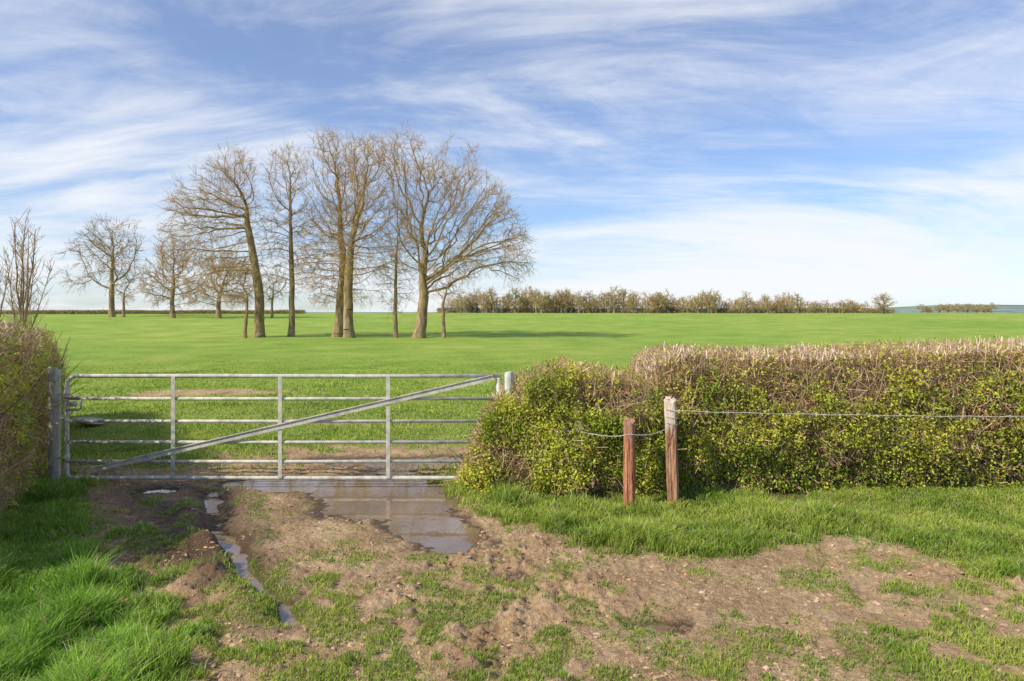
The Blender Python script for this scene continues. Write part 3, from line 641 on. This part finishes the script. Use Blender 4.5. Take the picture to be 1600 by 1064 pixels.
def big_tree(name,label,bx,D,trunkpx,ells,R,natt,step=.35,kill=.45,ntw=3,twl=(.35,.95),twr=.0098,wander=.2,trop=(0,0,.02),bush=.1,twc=(.50,.33,.15),seed=1,depthf=1.0,group=None,rtip=.010,limbthr=.035,cs=.7):
    rg=np.random.default_rng(seed);X0=(bx-800)/F*D;z0=float(gz([X0],[D])[0])-.05
    def W(px,py): return ((px-800)/F*D-X0,CH-(py-HY)/F*D-z0)
    tp=[(0,0,0)]+[(W(a_,b_)[0],dy,W(a_,b_)[1]) for a_,b_,dy in trunkpx]
    tp=np.array(tp);ds=np.r_[0,np.cumsum(np.linalg.norm(np.diff(tp,axis=0),axis=1))];q=np.arange(0,ds[-1],step)
    tr=np.stack([np.interp(q,ds,tp[:,i]) for i in range(3)],1);tr[1:,:2]+=np.cumsum(rg.normal(0,.02,(len(tr)-1,2)),0)
    E=[(W(cx,cy)[0],dy,W(cx,cy)[1],rx/F*D,rx/F*D*depthf if rd is None else rd,ry/F*D) for cx,cy,rx,ry,dy,rd in ells]
    att=ell_att(rg,E,natt,clump=1,cs=cs)
    g1,g2=tree_geo(rg,att,tr,step,kill,R,rtip,ntw,twl,twr,wander=wander,trop=trop,bush=bush,twc=twc,limbthr=limbthr)
    root=bpy.data.objects.new(name,None);col.objects.link(root);root.location=(X0,D,z0);root["label"]=label;root["category"]="tree"
    if group: root["group"]=group
    obj("trunk",mesh_np("trunk",g1[0],g1[1],M_bark,None,True),root)
    obj("crown",mesh_np("crown",g2[0],g2[1],M_twig,g2[2],True),root)
    return root
GR="bare trees clumped in the field"
big_tree("oak_tree","leaning bare oak with crown spreading over the field",405,50,[(404,470,0),(398,410,0),(388,360,0),(384,320,0)],
 [(370,268,28,38,0,2.4),(345,292,34,36,0,2.6),(322,330,54,46,0,3.2),(288,325,24,28,0,2.0),(300,390,40,60,-.5,2.5),(350,400,46,62,.5,2.8),(378,335,28,60,0,2.2),(390,430,26,55,0,1.5)],.37,3000,seed=11,group=GR,bush=.8)
big_tree("ash_tree","slender bare tree with upswept limbs and mossy trunk",455,51,[(456,440,0),(455,390,0),(453,340,0)],
 [(448,278,34,50,0,1.9),(450,350,42,60,0,2.0),(425,400,24,60,0,1.4),(476,390,26,70,0,1.4)],.23,1500,seed=12,group=GR,trop=(0,0,.12),bush=.6)
big_tree("oak_tree","tall bare oak with thick trunk beside its twin",528,51.5,[(530,460,0),(532,400,0),(528,360,0)],
 [(515,250,34,42,0,2.6),(515,330,40,60,-.4,2.6),(505,415,38,60,-.5,2.2),(535,300,40,75,.6,2.6),(522,455,34,25,0,1.5)],.37,2900,seed=13,group=GR,bush=.9,trop=(0,0,.03))
big_tree("oak_tree","tall bare oak with twisting limbs in the clump",546,49.5,[(543,470,0),(545,410,0),(550,370,0)],
 [(575,255,44,42,0,2.8),(575,330,42,62,.2,2.8),(582,410,38,62,0,2.0),(548,370,34,70,-.6,2.2),(560,455,34,22,0,1.5)],.37,2900,seed=14,group=GR,bush=.9,trop=(0,0,.03))
big_tree("ash_tree","thin bare tree growing between two large oaks",619,50.5,[(618,460,0),(619,400,0),(622,360,0)],
 [(622,370,26,55,0,1.3),(616,440,30,48,0,1.3)],.15,800,seed=15,group=GR,trop=(0,0,.10),bush=.9)
big_tree("oak_tree","wide bare oak with long drooping side limbs",655,49,[(659,490,0),(662,460,0),(660,430,0)],
 [(642,256,52,48,0,3.2),(700,264,56,46,.3,3.2),(742,325,60,54,0,3.4),(785,375,46,56,-.3,2.8),(740,405,58,42,.4,3.0),(638,350,38,72,0,2.6),(690,380,50,70,0,2.6),(805,408,30,38,0,2.0)],.40,4500,seed=16,group=GR,wander=.24,bush=.5)
big_tree("thorn_tree","stunted bare tree with thin leaning trunk",693,48.5,[(694,480,0),(697,465,0)],
 [(700,450,22,18,0,1.0),(690,458,20,14,0,.9)],.13,300,seed=17,group=GR,bush=.6)
big_tree("thorn_tree","small bare tree under the leaning oak",383,49,[(384,480,0),(383,455,0)],
 [(380,437,28,28,0,1.2),(366,458,26,18,0,1.1)],.13,420,seed=18,group=GR,bush=.6)
big_tree("oak_tree","solitary round-crowned bare oak by distant hedge",175,105,[(174,462,0),(175,440,0)],
 [(160,392,50,42,0,5),(178,378,40,34,0,4),(122,428,26,24,0,3),(190,405,30,44,0,3.6)],.45,1600,step=.6,kill=.85,twl=(.7,1.6),twr=.020,seed=19,rtip=.02,limbthr=.06,cs=.35,twc=(.42,.28,.14))
big_tree("thorn_tree","small bare tree beside the round-crowned oak",193,104,[(193,470,0),(194,460,0)],
 [(197,450,17,24,0,1.8)],.2,350,step=.5,kill=.7,twl=(.6,1.2),twr=.017,seed=20,rtip=.018,limbthr=.06,cs=.4)
big_tree("oak_tree","bushy russet bare tree on the field edge",270,100,[(269,470,0),(272,450,0)],
 [(270,413,32,38,0,3.2),(245,440,26,36,0,2.4),(298,440,26,38,0,2.4)],.36,1700,step=.55,kill=.72,twl=(.7,1.5),twr=.026,seed=21,rtip=.02,bush=.8,twc=(.50,.31,.15),limbthr=.06,cs=.4)
big_tree("oak_tree","distant bare oak behind the tree clump",342,98,[(342,470,0),(345,455,0)],
 [(345,423,42,30,0,3.6),(372,445,28,32,0,2.4),(315,448,26,30,0,2.4)],.36,1600,step=.55,kill=.72,twl=(.7,1.4),twr=.025,seed=22,rtip=.02,bush=.5,twc=(.50,.34,.16),limbthr=.06,cs=.4)
big_tree("thorn_tree","small bare tree far behind the clump",425,100,[(425,470,0)],
 [(425,450,24,24,0,2.2)],.2,350,step=.5,kill=.7,twl=(.6,1.2),twr=.02,seed=23,rtip=.018,limbthr=.06,cs=.4)
def sapling(bx,D,stems,label,seed):
    rg=np.random.default_rng(seed);X0=(bx-800)/F*D;z0=float(gz([X0],[D])[0])-.05
    tr=[];tw=[]
    for (tx,ty,r0) in stems:
        end=np.array([(tx-800)/F*D-X0,rg.normal(0,.35),CH-(ty-HY)/F*D-z0]);n=12
        t=np.linspace(0,1,n+1)[:,None];p=end*np.concatenate([t**1.35,t**1.35,t],1)+np.cumsum(rg.normal(0,.02,(n+1,3)),0)*np.array([1,1,0]);p[0]=rg.normal(0,.06,3)*np.array([1,1,0])
        r=r0*(1-t[:,0]*.85);g=tubes(p[:-1],p[1:],r[:-1],r[1:],6);tr.append(g)
        k=rg.integers(3,n,26);f=rg.random((26,1));s=p[k]*(1-f)+p[np.minimum(k+1,n)]*f
        dv=norm(np.stack([rg.normal(0,.45,26),rg.normal(0,.45,26),rg.uniform(.5,1.2,26)],1));L=rg.uniform(.35,.95,(26,1))*(1.15-k[:,None]/n*.6)
        m=s+dv*L*.5;dv2=norm(dv+np.array([0,0,.35])+rg.normal(0,.15,(26,3)));e=m+dv2*L*.5
        tw+= [tubes(s,m,.009,.007),tubes(m,e,.007,.004)]
        for _ in range(3):
            q=s+(e-s)*rg.random((26,1));tw.append(tubes(q,q+norm(dv2+rg.normal(0,.4,(26,3)))*L*.4,.005,.003))
    root=bpy.data.objects.new("young_ash_tree",None);col.objects.link(root);root.location=(X0,D,z0);root["label"]=label;root["category"]="tree";root["group"]="young trees behind the hedge"
    a=join(tr);b=join(tw);obj("trunk",mesh_np("trunk",a[0],a[1],M_bark,None,True),root)
    C=np.repeat(np.array([[.44,.30,.19]]),len(b[0]),0);obj("crown",mesh_np("crown",b[0],b[1],M_twig,C,True),root)
sapling(32,20,[(28,345,.05),(38,350,.045),(52,358,.05),(70,372,.04),(10,375,.04),(46,400,.03),(20,400,.03),(76,420,.03)],"young upright multi-stemmed bare tree rising behind the hedge",91)
sapling(-4,20.5,[(-8,380,.05),(6,395,.04),(14,420,.03),(-25,370,.04)],"slim bare sapling beside a taller young tree",92)
# distant row
protos=[]
for q in range(8):
    rg=np.random.default_rng(60+q);w_=rg.uniform(.8,1.25)
    E=[(rg.normal(0,.25),0,3.2+rg.normal(0,.3),1.2*w_,1.2*w_,1.7),(rg.normal(0,.7),0,2.3,1.25*w_,1.2,1.25)]
    tr=[(0,0,z_) for z_ in np.arange(0,1.7,.3)]
    g1,g2=tree_geo(rg,ell_att(rg,E,320),tr,.3,.42,.17,.02,3,(.4,.9),.029,twc=np.array((.48,.36,.16))*rg.uniform(.8,1.15),bush=.4)
    c1=np.repeat(np.array([[.28,.21,.12]]),len(g1[0]),0);V,Fc,C=join([(g1[0],g1[1],c1),g2])
    protos.append(mesh_np("bare_tree",V,Fc,M_twig,C,True))
def place(me,px,D,s,sx=1,label="",grp=None,cat="tree",name="bare_tree"):
    X0=(px-800)/F*D;o=obj(name,me,None,(X0,D,float(gz([X0],[D])[0])-.15));o.scale=(s*sx,s*sx,s);o.rotation_euler=(0,0,rng.uniform(0,6.28))
    o["label"]=label;o["category"]=cat
    if grp:o["group"]=grp
    return o
px=706
while px<1358:
    D=143+rng.uniform(-4,5);hpx=(38 if px<830 else 35 if px<1120 else 29 if px<1250 else 23)*rng.uniform(.68,1.15);H=hpx/F*D
    place(protos[rng.integers(8)],px,D,H/4.9,rng.uniform(.95,1.4),"bare tree in distant boundary row along the field edge","distant boundary trees")
    px+=rng.uniform(5,11)
place(protos[1],1381,136,.86,1.7,"rounded bare tree at the end of distant row")
for px in (1440,1452,1468,1482,1497,1512,1526,1538,1549):
    place(protos[rng.integers(8)],px,190+rng.uniform(-5,5),.42+.2*rng.random(),2.2,"low distant bush on the horizon beyond the field","distant bushes","bush","bush")
def Hc(h): return lambda s,L: h*(1+.12*fbm(s*.25,s*0,2,9))
FT=[(.38,.27,.15),(.44,.32,.18),(.34,.24,.13),(.40,.34,.16)]
def fl(p,dt,s): return np.full(len(p),.5)
WC=lambda v:(lambda s,L,z,sd_: np.full(np.shape(s),v))
hedge("hedge","long low brown hedge along the far field boundary",[(-125,128),(-40,132)],Hc(.7),WC(.6),14000,2500,50,0,fl,FT,twl=(.3,.7),twr=(.02,.035),lfs=(.05,.09),depth=.3,stemr=(.03,.05))
hedge("hedge","low scrubby hedge beneath the distant row of trees",[(-16,147),(82,147)],Hc(1.0),WC(.8),13000,3000,60,0,fl,FT,twl=(.4,1.0),twr=(.02,.035),lfs=(.05,.09),depth=.3,stemr=(.03,.05))
print("done")
